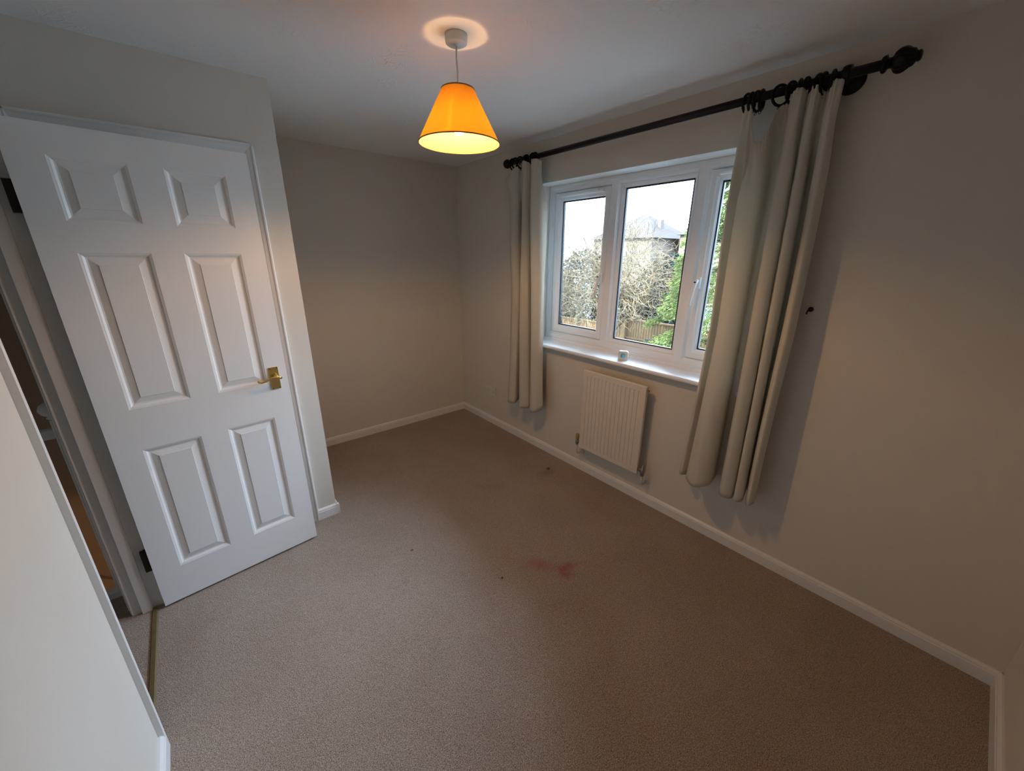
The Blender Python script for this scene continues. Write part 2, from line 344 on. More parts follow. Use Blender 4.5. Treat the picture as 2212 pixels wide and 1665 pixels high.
# ------------------------------------------------------------------ panelled door
W_, HD, TH = .686, 1.981, .035
def panel_door():
    mb = MB(); xs = [0, .093, .292, .394, .593, W_]; zs = [0, .177, .785, .967, 1.575, 1.679, 1.886, HD]
    ins = [(0, 0), (.003, .0012), (.008, .0028), (.010, .0045), (.015, .0085), (.020, .0095), (.023, .009), (.0425, .0042), (.0435, .0042), (.0448, .0020), (.047, .0020)]
    for side in (0, 1):
        def P(x, d, z): return (x, d if side == 0 else TH-d, z)
        for i in range(5):
            for j in range(7):
                x0, x1, z0, z1 = xs[i], xs[i+1], zs[j], zs[j+1]
                if i in (1, 3) and j in (1, 3, 5):
                    vs = []; fs = []
                    for (a, d) in ins: vs += [P(x0+a, d, z0+a), P(x1-a, d, z0+a), P(x1-a, d, z1-a), P(x0+a, d, z1-a)]
                    for k in range(len(ins)-1):
                        for e in range(4): fs.append((4*k+e, 4*k+(e+1) % 4, 4*k+4+(e+1) % 4, 4*k+4+e))
                    k = len(ins)-1; fs.append((4*k, 4*k+1, 4*k+2, 4*k+3)); mb.add(vs, fs)
                else: mb.add([P(x0, 0, z0), P(x1, 0, z0), P(x1, 0, z1), P(x0, 0, z1)], [(0, 1, 2, 3)])
    for a, b in (((0, 0), (W_, 0)), ((0, HD), (W_, HD))):
        mb.add([(a[0], 0, a[1]), (b[0], 0, b[1]), (b[0], TH, b[1]), (a[0], TH, a[1])], [(0, 1, 2, 3)])
    for x in (0, W_): mb.add([(x, 0, 0), (x, TH, 0), (x, TH, HD), (x, 0, HD)], [(0, 1, 2, 3)])
    return mb
dm = panel_door().build('door_1', M['white'])
bm = bmesh.new(); bm.from_mesh(dm.data); bmesh.ops.remove_doubles(bm, verts=bm.verts, dist=.0002); bmesh.ops.recalc_face_normals(bm, faces=bm.faces); bm.to_mesh(dm.data); bm.free()
dm.location = (-2.4925, -1.252, .012); dm.rotation_euler.z = .0995
st(dm, 'open white six-panel door with brass lever handle', 'door')
hp = MB().box(.607, .649, -.005, 0, .931, 1.044).build('handle_plate', M['brass'], dm, bevel=.0015); hp['label'] = 'polished brass handle plate'
lv = MB().tube([(.630, -.004, 1.002), (.630, -.038, 1.002)], [.010, .0075], 14)
lv.tube([(.648, -.040, .992), (.640, -.042, .998), (.625, -.042, 1.0), (.605, -.041, .998), (.580, -.040, .990), (.562, -.039, .986), (.552, -.037, .990), (.547, -.034, .997)], [.006, .008, .0075, .006, .005, .0055, .006, .003], 12)
lv.build('lever', M['brass'], hp)
for sx in (.613, .643):
    for sz in (.937, 1.038): MB().lathe([(.0024, -.0056), (.0024, -.004)], (sx, 0, sz), 'y', 10).build('screw', M['screw'], hp)
for z in (.205, 1.70):
    h = MB().box(-.022, 0, .010, TH+.001, z, z+.102); h.tube([(-.004, TH+.004, z), (-.004, TH+.004, z+.102)], .006, 10)
    ho = h.build('hinge', M['hinge'], dm); ho['label'] = 'dark metal butt hinge'
# (a short plate on the lining where the hinge screws down)

# ------------------------------------------------------------------ window
wroot = empty('window_1', (.2, -1.945, .932), 'white framed three-pane casement window overlooking the garden', 'window', kind='structure')
def wpart(mb, name, mt, parent=wroot, **k):
    mb.v = [(x-.2, y+1.945, z-.932) for x, y, z in mb.v]; return mb.build(name, mt, parent, **k)
Y1, Y0, Z0, Z1 = -1.07, -2.76, .932, 2.075
def rectframe(mb, ya, yb, za, zb, prof):
    # prof: list of (inset, x) ring profile; ya<yb
    vs = []; fs = []
    for (a, x) in prof: vs += [(x, ya+a, za+a), (x, yb-a, za+a), (x, yb-a, zb-a), (x, ya+a, zb-a)]
    n = len(prof)
    for k in range(n):
        k2 = (k+1) % n
        for e in range(4): fs.append((4*k+e, 4*k+(e+1) % 4, 4*k2+(e+1) % 4, 4*k2+e))
    mb.add(vs, fs); return mb
fr = rectframe(MB(), Y0, Y1, Z0+.018, Z1, [(0, .26), (0, .142), (.004, .138), (.012, .138), (.015, .142), (.034, .142), (.046, .152), (.05, .165), (.05, .21)])
for yc in (-1.660, -2.232):
    fr.add([(x, yc+dy, z) for z in (Z0+.0345, Z1-.0155) for dy, x in ((-.034, .21), (-.034, .160), (-.0245, .1412), (.0245, .1412), (.034, .160), (.034, .21))],
           [(i, (i+1) % 6, 6+(i+1) % 6, 6+i) for i in range(6)]+[tuple(range(6)), tuple(range(6, 12))])
wpart(fr, 'frame', M['upvc'])
# sill bead under frame
wpart(MB().prism([(0, 0), (.02, 0), (.016, .012), (0, .022)], (.142, Y0, Z0-.001), (.142, Y1, Z0-.001), (-1, 0, 0)), 'sealing_bead', M['upvc'])
def sash(ya, yb, opening):
    za, zb = Z0+.018+.048, Z1-.048
    if opening:
        ya += .004; yb -= .004; za += .004; zb -= .004
        sp = wpart(rectframe(MB(), ya, yb, za, zb, [(0, .20), (0, .156), (.004, .152), (.030, .152), (.034, .157), (.048, .162), (.054, .178), (.054, .20)]), 'sash', M['upvc'])
        g = .054
    else:
        sp = wpart(rectframe(MB(), ya, yb, za, zb, [(0, .20), (0, .162), (.006, .160), (.014, .165), (.026, .178), (.026, .20)]), 'glazing_bead', M['upvc']); g = .026
    wpart(rectframe(MB(), ya+g-.002, yb-g+.002, za+g-.002, zb-g+.002, [(0, .198), (0, .180), (.010, .180), (.010, .198)]), 'gasket', M['gasket'], )
    wpart(MB().box(.186, .190, ya+g, yb-g, za+g, zb-g), 'glass', M['glass'])
    return sp, ya, yb, za, zb
openers = [(-1.626, -1.12, True), (-2.198, -1.694, False), (-2.71, -2.266, True)]
for k, (ya, yb, op) in enumerate(openers):
    sp, a, b, za, zb = sash(ya, yb, op)
    if op:
        # trickle vent at the head
        v = MB().prism([(0, 0), (.016, .002), (.020, .010), (.012, .022), (0, .026)], (.152, a+.05, zb-.030), (.152, b-.05, zb-.030), (-1, 0, 0))
        vo = wpart(v, 'trickle_vent', M['upvc'])
        wpart(MB().box(.128, .135, a+.09, a+.14, zb-.018, zb-.009), 'vent_slider', M['upvc'])
        # handle: first sash hinged far side, third hinged near side
        hy = a+.020 if k == 0 else b-.020
        hz = 1.44
        wpart(MB().box(.136, .153, hy-.013, hy+.013, hz-.03, hz+.035), 'handle_base', M['upvc'], bevel=.003)
        sgn = 1 if k == 0 else 1
        wpart(MB().tube([(.125, hy, hz+.02), (.112, hy, hz+.005), (.108, hy+.004, hz-.02), (.104, hy+.010, hz-.07), (.103, hy+.014, hz-.12), (.106, hy+.014, hz-.128)], [.011, .011, .009, .0085, .0085, .004], 10), 'window_handle', M['upvc'])
        wpart(MB().lathe([(.005, .1005), (.005, .108)], (0, hy, hz+.008), 'x', 10), 'key_lock', M['slot'])
# reveal lining (painted plaster)
rv = MB().box(.0005, .139, WY1-.001, WY1+.012, Z0, WZ1).box(.0005, .139, WY0-.012, WY0+.001, Z0, WZ1).box(.0005, .139, WY0, WY1, WZ1-.0015, WZ1+.01)
st(rv.build('trim_reveal', M['reveal']), 'pale painted plaster reveal around the window', 'trim')
sl = MB().prism([(-.20, 0), (.052, 0), (.057, .004), (.059, .012), (.057, .020), (.052, .024), (-.20, .024)], (0, WY0-.02, .908), (0, WY1+.02, .908), (-1, 0, 0))
st(sl.build('trim_window_sill', M['upvc']), 'white gloss window board beneath the window', 'window sill')

# ------------------------------------------------------------------ sensor on sill
sn = empty('temperature_sensor', (.02, -1.925, .932), 'small white rounded-square sensor with blue disc on window sill', 'sensor', rz=math.radians(28))
def rsq(mb, hw, r, x0, x1, zc, n=8):
    prof = []
    for cx, cz, a0 in ((hw-r, hw-r, 0), (-(hw-r), hw-r, 90), (-(hw-r), -(hw-r), 180), (hw-r, -(hw-r), 270)):
        for i in range(n+1):
            a = math.radians(a0+90*i/n); prof.append((cx+r*math.cos(a), cz+r*math.sin(a)))
    m_ = len(prof); vs = [(x0, p, zc+q) for p, q in prof]+[(x1, p, zc+q) for p, q in prof]
    mb.add(vs, [(i, (i+1) % m_, m_+(i+1) % m_, m_+i) for i in range(m_)]+[tuple(range(m_)), tuple(range(m_, 2*m_))]); return mb
rsq(MB(), .0315, .011, -.012, .014, .0315).build('casing', M['plastic'], sn, bevel=.003)
MB().lathe([(.0165, -.0130), (.0165, -.0118)], (0, 0, .033), 'x', 28).build('display', M['bluedisc'], sn)['label'] = 'round blue display'

# ------------------------------------------------------------------ curtain pole
def crom(P, u):
    n = len(P)-1; x = u*n; i = min(int(x), n-1); f = x-i
    p0 = P[max(i-1, 0)]; p1 = P[i]; p2 = P[i+1]; p3 = P[min(i+2, n)]
    out = []
    for a, b, c, d in zip(p0, p1, p2, p3):
        out.append(.5*((2*b)+(-a+c)*f+(2*a-5*b+4*c-d)*f*f+(-a+3*b-3*c+d)*f**3))
    return out
RX, RZ = -.08, 2.232
pole = empty('curtain_pole', (RX, -1.9, RZ), 'dark wooden curtain pole with finials above the window', 'curtain pole')
def pp(mb, name, mt, parent=pole, off=(RX, -1.9, RZ), **k):
    mb.v = [(x-off[0], y-off[1], z-off[2]) for x, y, z in mb.v]; return mb.build(name, mt, parent, **k)
pp(MB().tube([(RX, -2.96, RZ), (RX, -.86, RZ)], .0165, 24), 'rod', M['purple'])
# left ball finial
pf = pp(MB().lathe([(.0165, 0), (.022, .004), (.022, .010), (.014, .014), (.013, .022), (.024, .030), (.030, .044), (.031, .055), (.027, .068), (.018, .078), (.004, .083)], (RX, -.885, RZ), 'y'), 'finial', M['black'])
# right ornate finial with fluted acorn
prof = [(.0165, 0), (.024, -.006), (.026, -.014), (.017, -.020), (.015, -.026), (.020, -.032), (.031, -.040), (.037, -.052), (.036, -.064), (.030, -.074), (.027, -.078), (.024, -.086), (.016, -.093), (.017, -.098), (.013, -.104), (.003, -.106)]
prof = [crom(prof, i/75) for i in range(76)]
mb = MB(); vs = []; fs = []; n = 40
for (r, h) in prof:
    for k in range(n):
        t = 2*math.pi*k/n; q = r*(1+.07*math.cos(8*t) if r > .022 else 1)
        vs.append((RX+q*math.sin(t), -2.925+h, RZ+q*math.cos(t)))
for i in range(len(prof)-1):
    for k in range(n): fs.append((i*n+k, i*n+(k+1) % n, (i+1)*n+(k+1) % n, (i+1)*n+k))
fs.append(tuple(range((len(prof)-1)*n, len(prof)*n))); mb.add(vs, fs, True)
pp(mb, 'finial', M['black'])
for by in (-1.045, -2.832):
    b = MB().lathe([(.045, -.001), (.045, -.010), (.038, -.016), (.020, -.022), (.016, -.030), (.014, -.050), (.018, -.058)], (0, by, RZ-.004), 'x', 28)
    b.lathe([(.020, -.012), (.027, -.012), (.029, -.005), (.029, .005), (.027, .012), (.020, .012)], (RX, by, RZ), 'y', 28)
    pp(b, 'bracket', M['black'])
# rings
RR, rr_ = .036, .0055
def ring_proto():
    r = empty('curtain_ring', (0, 0, 0), '', 'curtain ring')
    MB().torus((0, 0, 0), RR, rr_).build('hoop', M['black'], r)
    MB().torus((0, 0, -RR-rr_-.004), .0045, .0012, ax='x', n=14, k=6).build('screw_eye', M['screw'], r)
    return r
rp = ring_proto(); rz_c = RZ+.0165+rr_-RR+.001
sets = [([(-.900, 6), (-.932, -4), (-.985, 3)], 'dark wooden ring on the pole between left finial and left bracket', 'rings left of the left bracket'),
        ([(-1.118, 5), (-1.142, 12)], 'dark wooden ring on the pole just right of the left bracket', 'rings right of the left bracket'),
        ([(-2.492, -8), (-2.508, 2), (-2.530, -5), (-2.548, 7)], 'dark wooden ring in the bunch of four over right curtain left edge', 'bunch of four rings on the pole'),
        ([(-2.618, -34)], 'single turned dark ring seen open, between the ring bunches', None),
        ([(-2.658, -14), (-2.684, 8), (-2.708, -3)], 'dark wooden ring in the middle bunch of three over the right curtain', 'middle bunch of three rings'),
        ([(-2.748, -10), (-2.764, -2), (-2.792, 6)], 'dark wooden ring next to the right bracket of the pole', 'rings beside the right bracket')]
first = True
for lst, lab, grp in sets:
    for (y, a) in lst:
        o = rp if first else copy_tree(rp); first = False
        o.location = (RX, y, rz_c); o.rotation_euler.z = math.radians(a); o['label'] = lab
        if grp: o['group'] = grp
        elif 'group' in o: del o['group']

# ------------------------------------------------------------------ curtains
def curtain(name, levels, ztop, zbot, ripple, label, seed, offx=0, short=0):
    """levels: list of (t, [(y,x)...]) ; ztop list per control point"""
    random.seed(seed); K = len(ztop); NS = (K-1)*18; NT = 70
    verts = []; faces = []
    ph = random.random()*6
    for j in range(NT+1):
        tt = (j/NT)**1.25
        for k in range(len(levels)-1):
            if tt <= levels[k+1][0]+1e-9: break
        t0, L0 = levels[k]; t1, L1 = levels[k+1]; f = (tt-t0)/(t1-t0); f = f*f*(3-2*f) if k < 2 else f
        for i in range(NS+1):
            u = i/NS if not short else .03+.92*i/NS
            a = crom(L0, u); b = crom(L1, u); y = a[0]*(1-f)+b[0]*f; x = a[1]*(1-f)+b[1]*f
            zt = crom([(q,) for q in ztop], u)[0]; zb = crom([(q,) for q in zbot], u)[0]
            z = zt*(1-tt)+(zb+short)*tt
            fade = max(0, 1-tt/.05)
            # gathered heading frill
            sag = max(0, min(1, (2.20-zt)/.06))
            fr2 = max(0, 1-tt/.022)
            z += (0 if short else 1)*fr2*(.0006+.0045*sag)*math.sin(u*(K-1)*2*math.pi*3.1+ph)
            x += (0 if short else 1)*fr2*(.0006+.005*sag)*math.sin(u*(K-1)*2*math.pi*3.6+ph)
            x -= .030*sag*max(0, 1-tt/.07)**1.5
            # pinch pleats of the heading tape
            x += (0 if short else 1)*(1-sag)*max(0, 1-tt/.06)*.0045*math.sin(u*(K-1)*2*math.pi*1.4)
            # slow wander of the folds
            x += .006*math.sin(6*tt+9*u+ph)*min(1, tt*4)
            y += .004*math.sin(5*tt+4*u)*min(1, tt*4)
            verts.append((min(x+offx, -.006), y, z))
    for j in range(NT):
        for i in range(NS):
            a = j*(NS+1)+i; faces.append((a, a+1, a+NS+2, a+NS+1))
    return MB().add(verts, faces, True)
def build_curtain(name, levels, ztop, zbot, ripple, label, seed, yc):
    root = empty(name, (-.1, yc, min(zbot)), label, 'curtain')
    for nm, mt, ox, sh, th in (('panel', M['curtain'], 0, 0, .0022), ('lining', M['lining'], .012, .02, .0012)):
        mb = curtain(name, levels, [z-(.014 if nm == 'lining' else 0) for z in ztop], zbot, ripple, label, seed, ox, sh)
        mb.v = [(x+.1, y-yc, z-min(zbot)) for x, y, z in mb.v]
        o = mb.build(nm, mt, root); md = o.modifiers.new('thick', 'SOLIDIFY'); md.thickness = th; md.offset = 0
    return root
top = [(-2.475,-.07),(-2.492,-.100),(-2.522,-.10),(-2.542,-.080),(-2.58,-.125),(-2.615,-.12),(-2.632,-.09),(-2.652,-.07),(-2.668,-.10),(-2.688,-.125),(-2.71,-.12),(-2.72,-.085),(-2.74,-.115),(-2.76,-.11),(-2.77,-.075),(-2.785,-.075),(-2.792,-.10),(-2.812,-.115),(-2.832,-.10)]
q15 = [(-2.478,-.07),(-2.498,-.115),(-2.530,-.085),(-2.542,-.125),(-2.582,-.145),(-2.628,-.125),(-2.633,-.06),(-2.660,-.05),(-2.672,-.105),(-2.695,-.142),(-2.728,-.13),(-2.732,-.09),(-2.750,-.13),(-2.775,-.115),(-2.772,-.055),(-2.792,-.05),(-2.798,-.10),(-2.822,-.122),(-2.845,-.10)]
mid = [(-2.495,-.085),(-2.515,-.125),(-2.538,-.085),(-2.552,-.14),(-2.60,-.16),(-2.645,-.13),(-2.640,-.06),(-2.675,-.045),(-2.685,-.11),(-2.71,-.15),(-2.745,-.14),(-2.748,-.105),(-2.765,-.14),(-2.792,-.125),(-2.785,-.05),(-2.81,-.04),(-2.815,-.10),(-2.84,-.125),(-2.868,-.10)]
bot = [(-2.455,-.085),(-2.48,-.12),(-2.512,-.09),(-2.525,-.14),(-2.588,-.185),(-2.652,-.15),(-2.655,-.07),(-2.685,-.06),(-2.70,-.12),(-2.73,-.16),(-2.77,-.14),(-2.775,-.10),(-2.79,-.15),(-2.822,-.13),(-2.81,-.06),(-2.82,-.05),(-2.83,-.10),(-2.852,-.14),(-2.872,-.12)]
zt = [2.212,2.212,2.195,2.105,2.045,2.068,2.17,2.178,2.205,2.215,2.212,2.195,2.212,2.21,2.195,2.20,2.212,2.215,2.212]
zb = [.385,.385,.39,.39,.385,.41,.44,.43,.385,.38,.38,.40,.385,.39,.42,.42,.39,.385,.40]
build_curtain('curtain', [(0, top), (.05, top), (.18, q15), (.52, mid), (1, bot)], zt, zb, .010, 'long cream lined curtain at the right of the window, heading sagging off its rings', 5, -2.66)
top = [(-.850,-.05),(-.865,-.09),(-.915,-.11),(-.965,-.10),(-.985,-.075),(-1.005,-.070),(-1.030,-.10),(-1.062,-.118),(-1.085,-.10),(-1.095,-.072),(-1.118,-.07),(-1.13,-.105),(-1.155,-.115),(-1.180,-.10),(-1.195,-.07)]
q15 = [(-.885,-.05),(-.895,-.095),(-.945,-.12),(-.985,-.10),(-.985,-.055),(-1.015,-.050),(-1.03,-.10),(-1.07,-.135),(-1.10,-.11),(-1.10,-.06),(-1.125,-.055),(-1.14,-.115),(-1.18,-.14),(-1.225,-.115),(-1.245,-.06)]
mid = [(-.905,-.05),(-.915,-.10),(-.965,-.13),(-1.005,-.11),(-1.0,-.05),(-1.03,-.045),(-1.04,-.11),(-1.08,-.15),(-1.125,-.12),(-1.12,-.06),(-1.15,-.05),(-1.155,-.11),(-1.20,-.15),(-1.255,-.13),(-1.268,-.09)]
bot = [(-.86,-.06),(-.868,-.10),(-.925,-.135),(-.985,-.115),(-.982,-.05),(-1.03,-.05),(-1.035,-.10),(-1.09,-.15),(-1.155,-.12),(-1.15,-.06),(-1.18,-.05),(-1.185,-.11),(-1.23,-.15),(-1.285,-.14),(-1.318,-.10)]
zt = [2.07,2.10,2.145,2.195,2.208,2.205,2.215,2.215,2.205,2.20,2.21,2.215,2.212,2.21,2.20]
zb = [.385,.375,.375,.38,.41,.41,.385,.375,.385,.41,.41,.40,.38,.40,.44]
build_curtain('curtain', [(0, top), (.05, top), (.16, q15), (.45, mid), (1, bot)], zt, zb, .009, 'narrow cream lined curtain gathered at the left of the window', 9, -1.07)

# ------------------------------------------------------------------ radiator
rd = empty('radiator', (-.06, -1.932, .225), 'cream ridged panel radiator on the wall below the window', 'radiator')
def rp_(mb, name, mt, parent=rd, **k):
    mb.v = [(x+.06, y+1.932, z-.225) for x, y, z in mb.v]; return mb.build(name, mt, parent, **k)
ya, yb, za, zb_ = -2.180, -1.684, .225, .832
# pressed front panel with 14 vertical flutes
mb = MB(); X0 = -.080
nfl = 14; pitch_ = (yb-ya-.060)/nfl
xs = []  # y stations and depth
ys = [ya, ya+.004]; 
st_ = [(ya, 0), (ya+.003, -.003)]
for k in range(nfl):
    c0 = ya+.030+pitch_*k
    st_ += [(c0+pitch_*.20, -.003), (c0+pitch_*.32, .005), (c0+pitch_*.60, .005), (c0+pitch_*.74, -.003)]
st_ += [(yb-.003, -.003), (yb, 0)]
zst = [(za, 0, 0), (za+.004, 1, 0), (za+.034, 1, 0), (za+.046, 1, 1), (zb_-.050, 1, 1), (zb_-.038, 1, 0), (zb_-.006, 1, 0), (zb_, 0, 0)]
vs = []; fs = []
for (z, rim, fl) in zst:
    for (y, d) in st_:
        base = -.003 if rim else 0
        dd = (d if d > 0 and fl else base if abs(d) > 0 else 0)
        vs.append((X0+dd+.003, y, z))
n = len(st_)
for j in range(len(zst)-1):
    for i in range(n-1): fs.append((j*n+i, j*n+i+1, (j+1)*n+i+1, (j+1)*n+i))
mb.add(vs, fs)
rp_(mb, 'front_panel', M['rad'])
bk = MB().box(X0+.0031, X0+.022, ya, yb, za, zb_)
rp_(bk, 'back_panel', M['rad'], bevel=.003)
for y in (ya+.1, yb-.1): rp_(MB().box(X0+.022, -.0015, y-.018, y+.018, za+.06, zb_-.06), 'wall_bracket', M['rad'])
# bleed valve / blanking cap at top right
rp_(MB().lathe([(.010, ya+.004), (.010, ya-.004), (.0075, ya-.005), (.0075, ya-.012)], (X0+.014, 0, zb_-.028), 'y', 6, smooth=False), 'bleed_valve', M['chrome'])
xv = X0+.030
# left lockshield with yellowed cap
yl = yb+.030
lvv = rp_(MB().tube([(xv-.014, yb, .262), (xv-.014, yl, .262)], .009, 12).lathe([(.010, .235), (.012, .245), (.012, .275), (.009, .280)], (xv-.014, yl, 0), 'z', 16), 'valve', M['chrome'])
rp_(MB().lathe([(.009, .279), (.0135, .283), (.0145, .305), (.0125, .318), (.004, .322)], (xv-.014, yl, 0), 'z', 16), 'valve_cap', M['woodcap'], lvv)
rp_(MB().tube([(xv-.014, yl, .236), (xv-.014, yl, .175), (xv-.012, yl, .163), (xv, yl-.004, .158), (-.018, yl-.01, .157), (-.001, yl-.012, .157)], .0065, 12).lathe([(.016, -.001), (.015, -.006), (.008, -.008)], (0, yl-.012, .157), 'x', 18), 'pipe', M['copper'], lvv)
yr = ya-.032
rv_ = rp_(MB().tube([(xv-.014, ya, .262), (xv-.014, yr, .262)], .010, 12).lathe([(.009, .222), (.012, .230), (.0125, .285), (.007, .290), (.006, .302)], (xv-.014, yr, 0), 'z', 12).lathe([(.014, ya-.006), (.014, ya-.018)], (xv-.014, 0, .262), 'y', 6, smooth=False), 'valve', M['chrome'])
rp_(MB().tube([(xv-.014, yr, .224), (xv-.014, yr, .172), (xv-.012, yr, .160), (xv, yr-.002, .155), (-.018, yr-.004, .154), (-.001, yr-.005, .154)], .0065, 12).lathe([(.016, -.001), (.015, -.006), (.008, -.008)], (0, yr-.005, .154), 'x', 18), 'pipe', M['copper'], rv_)

# ------------------------------------------------------------------ socket
sk = empty('wall_socket', (0, -.494, .336), 'white double electrical socket on the wall, left of the left curtain', 'socket')
MB().box(-.009, -.0002, -.073, .073, -.043, .043).build('face_plate', M['plastic'], sk, bevel=.003)
for s in (-1, 1):
    MB().box(-.0125, -.009, s*.021-.006, s*.021+.006, .013, .028).build('switch', M['plastic'], sk, bevel=.001)
    for (dy, z0, z1, hw) in ((0, .004, .014, .002), (-.011, -.012, -.008, .0035), (.011, -.012, -.008, .0035)):
        MB().box(-.0094, -.0085, s*.044+dy-hw, s*.044+dy+hw, z0, z1).build('pin_hole', M['slot'], sk)

# ------------------------------------------------------------------ tieback hook on wall
hk = empty('tieback_hook', (0, -2.880, 1.362), 'small dark metal tieback hook on wall right of the right curtain', 'hook')
MB().lathe([(.011, -.0003), (.011, -.003), (.005, -.005)], (0, 0, .004), 'x', 16).build('back_plate', M['hinge'], hk)
MB().tube([(-.003, 0, .004), (-.018, .0, .010), (-.026, .003, .004), (-.027, .006, -.008), (-.022, .007, -.014), (-.016, .007, -.010)], [.003, .003, .003, .003, .003, .002], 10).build('hook_arm', M['hinge'], hk)

# ------------------------------------------------------------------ pendant lamp
LX, LY = -1.189, -1.897
lm = empty('pendant_lamp', (LX, LY, H), 'lit pendant lamp with mustard cone shade hanging from ceiling', 'pendant lamp')
MB().lathe([(.041, 0), (.041, -.012), (.039, -.026), (.034, -.030), (.010, -.031), (.006, -.035), (.003, -.035)], n=40).build('ceiling_rose', M['plastic'], lm)
MB().tube([(0, 0, -.033), (-.001, .001, -.07), (.001, -.001, -.11), (.001, 0, -.15), (0, 0, -.175)], .0032, 10).build('cord', M['plastic'], lm)
MB().lathe([(.005, -.172), (.014, -.178), (.016, -.20), (.016, -.225), (.021, -.228), (.021, -.232), (.015, -.234), (.015, -.24)], n=24).build('lamp_holder', M['plastic'], lm)
bc = MB().lathe([(.012, -.236), (.014, -.245), (.019, -.262), (.0242, -.2725), (.0240, -.274)], n=32).build('bulb', M['plastic'], lm)
MB().lathe([(.0240, -.2735), (.0248, -.279), (.0244, -.289), (.0215, -.301), (.015, -.311), (.007, -.316), (.001, -.317)], n=32).build('bulb_dome', M['bulb'], bc)['label'] = 'glowing bulb dome'
zt_, zb2, rt_, rb_ = -.168, -.346, .061, .157
sh = MB().lathe([(rt_, zt_), (rb_, zb2)], n=72, cap=False).build('lamp_shade', M['shade'], lm)
MB().lathe([(rt_-.0015, zt_-.001), (rb_-.0015, zb2+.001)], n=72, cap=False).build('shade_lining', M['shadein'], sh)
for r, z in ((rt_, zt_), (rb_, zb2)):
    MB().torus((0, 0, z), r, .0024, ax='z', n=72, k=8).build('edge_braid', M['shadetrim'], sh)
g = MB().torus((0, 0, -.228), .0215, .0012, ax='z', n=24, k=6)
for k in range(3):
    a = 2*math.pi*k/3+.4; g.tube([(.0215*math.cos(a), .0215*math.sin(a), -.228), (.045*math.cos(a), .045*math.sin(a), -.21), ((rt_-.002)*math.cos(a), (rt_-.002)*math.sin(a), zt_-.001)], .0011, 6)
g.build('shade_ring', M['chrome'], lm)

# ------------------------------------------------------------------ landing balustrade
bl = empty('landing_balustrade', (-2.9, -1.0, 0), 'white landing handrail and newel post beyond the doorway', 'balustrade')
MB().box(-.70, .26, -.022, .022, .848, .888).build('handrail', M['white'], bl, bevel=.006)
nw = MB().box(.235, .285, -.025, .025, .03, .93).build('newel_post', M['white'], bl, bevel=.003)
MB().lathe([(.014, .93), (.02, .936), (.014, .942), (.030, .955), (.036, .972), (.030, .992), (.012, 1.004), (.002, 1.006)], (.245, 0, 0), n=24).build('newel_cap', M['white'], nw)
hl = bpy.data.lights.new('hall_lamp_light', 'POINT'); hl.energy = HALL; hl.color = (1, .62, .3); hl.shadow_soft_size = .06
hlo = bpy.data.objects.new('hall_lamp_light', hl); COL.objects.link(hlo); hlo.location = (-3.05, -2.0, -.36)

# ------------------------------------------------------------------ garden
G = -2.6
st(MB().box(.3, 70, -40, 60, G-.2, G).build('ground', M['grass']), 'garden lawn outside the window', 'ground')
random.seed(3)
fence = empty('garden_fence', (11.0, 5, G), 'weathered wooden boarded fence across the end of the garden', 'fence')
def fence_bay(y0, y1, zt, x, label, grp):
    root = bpy.data.objects.new('fence_panel', None); COL.objects.link(root); root.parent = fence; root.location = (x-11.0, (y0+y1)/2-5, 0)
    mb = MB(); n = int((y1-y0)/.105)
    for k in range(n):
        a = y0+(y1-y0)*k/n; w_ = (y1-y0)/n
        dz = random.uniform(-.012, .012)
        mb.add([(0, a-(y0+y1)/2+i, z) for z in (.05, zt-G+dz) for i in (0, w_+.012)]+[(.022, a-(y0+y1)/2+i, z) for z in (.05, zt-G+dz) for i in (0, w_+.012)],
               [(0, 1, 3, 2), (4, 5, 7, 6), (0, 1, 5, 4), (2, 3, 7, 6), (0, 2, 6, 4), (1, 3, 7, 5)])
    # feather edge tilt
    mb.v = [(x_+(.018 if i % 2 else 0), y_, z_) for i, (x_, y_, z_) in enumerate(mb.v)]
    mb.build('boards', M['fence'], root)
    hw = (y1-y0)/2
    for zz in (zt-G-.02, zt-G-.72, zt-G-1.5):
        MB().box(-.045, 0, -hw, hw, zz-.035, zz+.02).build('rail', M['fence'], root)
    return root
def post(y, zt, x, mt, w_=.10):
    o = MB().box(-w_/2, w_/2, -w_/2, w_/2, 0, zt-G).build('fence_post', mt, fence, bevel=.008); o.location = (x-11.0, y-5, 0); return o
XF = 11.0
posts = [(10.0, -1.0), (7.85, -1.0), (5.42, -.62)]
fence_bay(7.9, 9.95, -1.02, XF, 'wooden fence section left of the post, seen through left window pane', None)
fence_bay(5.47, 7.8, -1.0, XF, 'wooden fence section between the two tall posts', None)
fence_bay(3.3, 5.37, -.70, XF, 'wooden fence section below the green conifer, in the middle pane', None)
fence_bay(.5, 3.25, -.70, XF, 'wooden fence section hidden mostly by the conifer', None)
post(7.85, -.86, XF-.06, M['fence2'], .13)
post(5.42, -.60, XF-.06, M['fence'], .17)
post(3.28, -.70, XF-.06, M['fence2'], .12)
gp = MB().box(-.05, .05, -.05, .05, 0, -1.18-G).build('garden_post', M['greypost'], bevel=.01); gp.location = (10.2, 3.95, G)
tag(gp, 'short grey post standing in front of the fence', 'post')

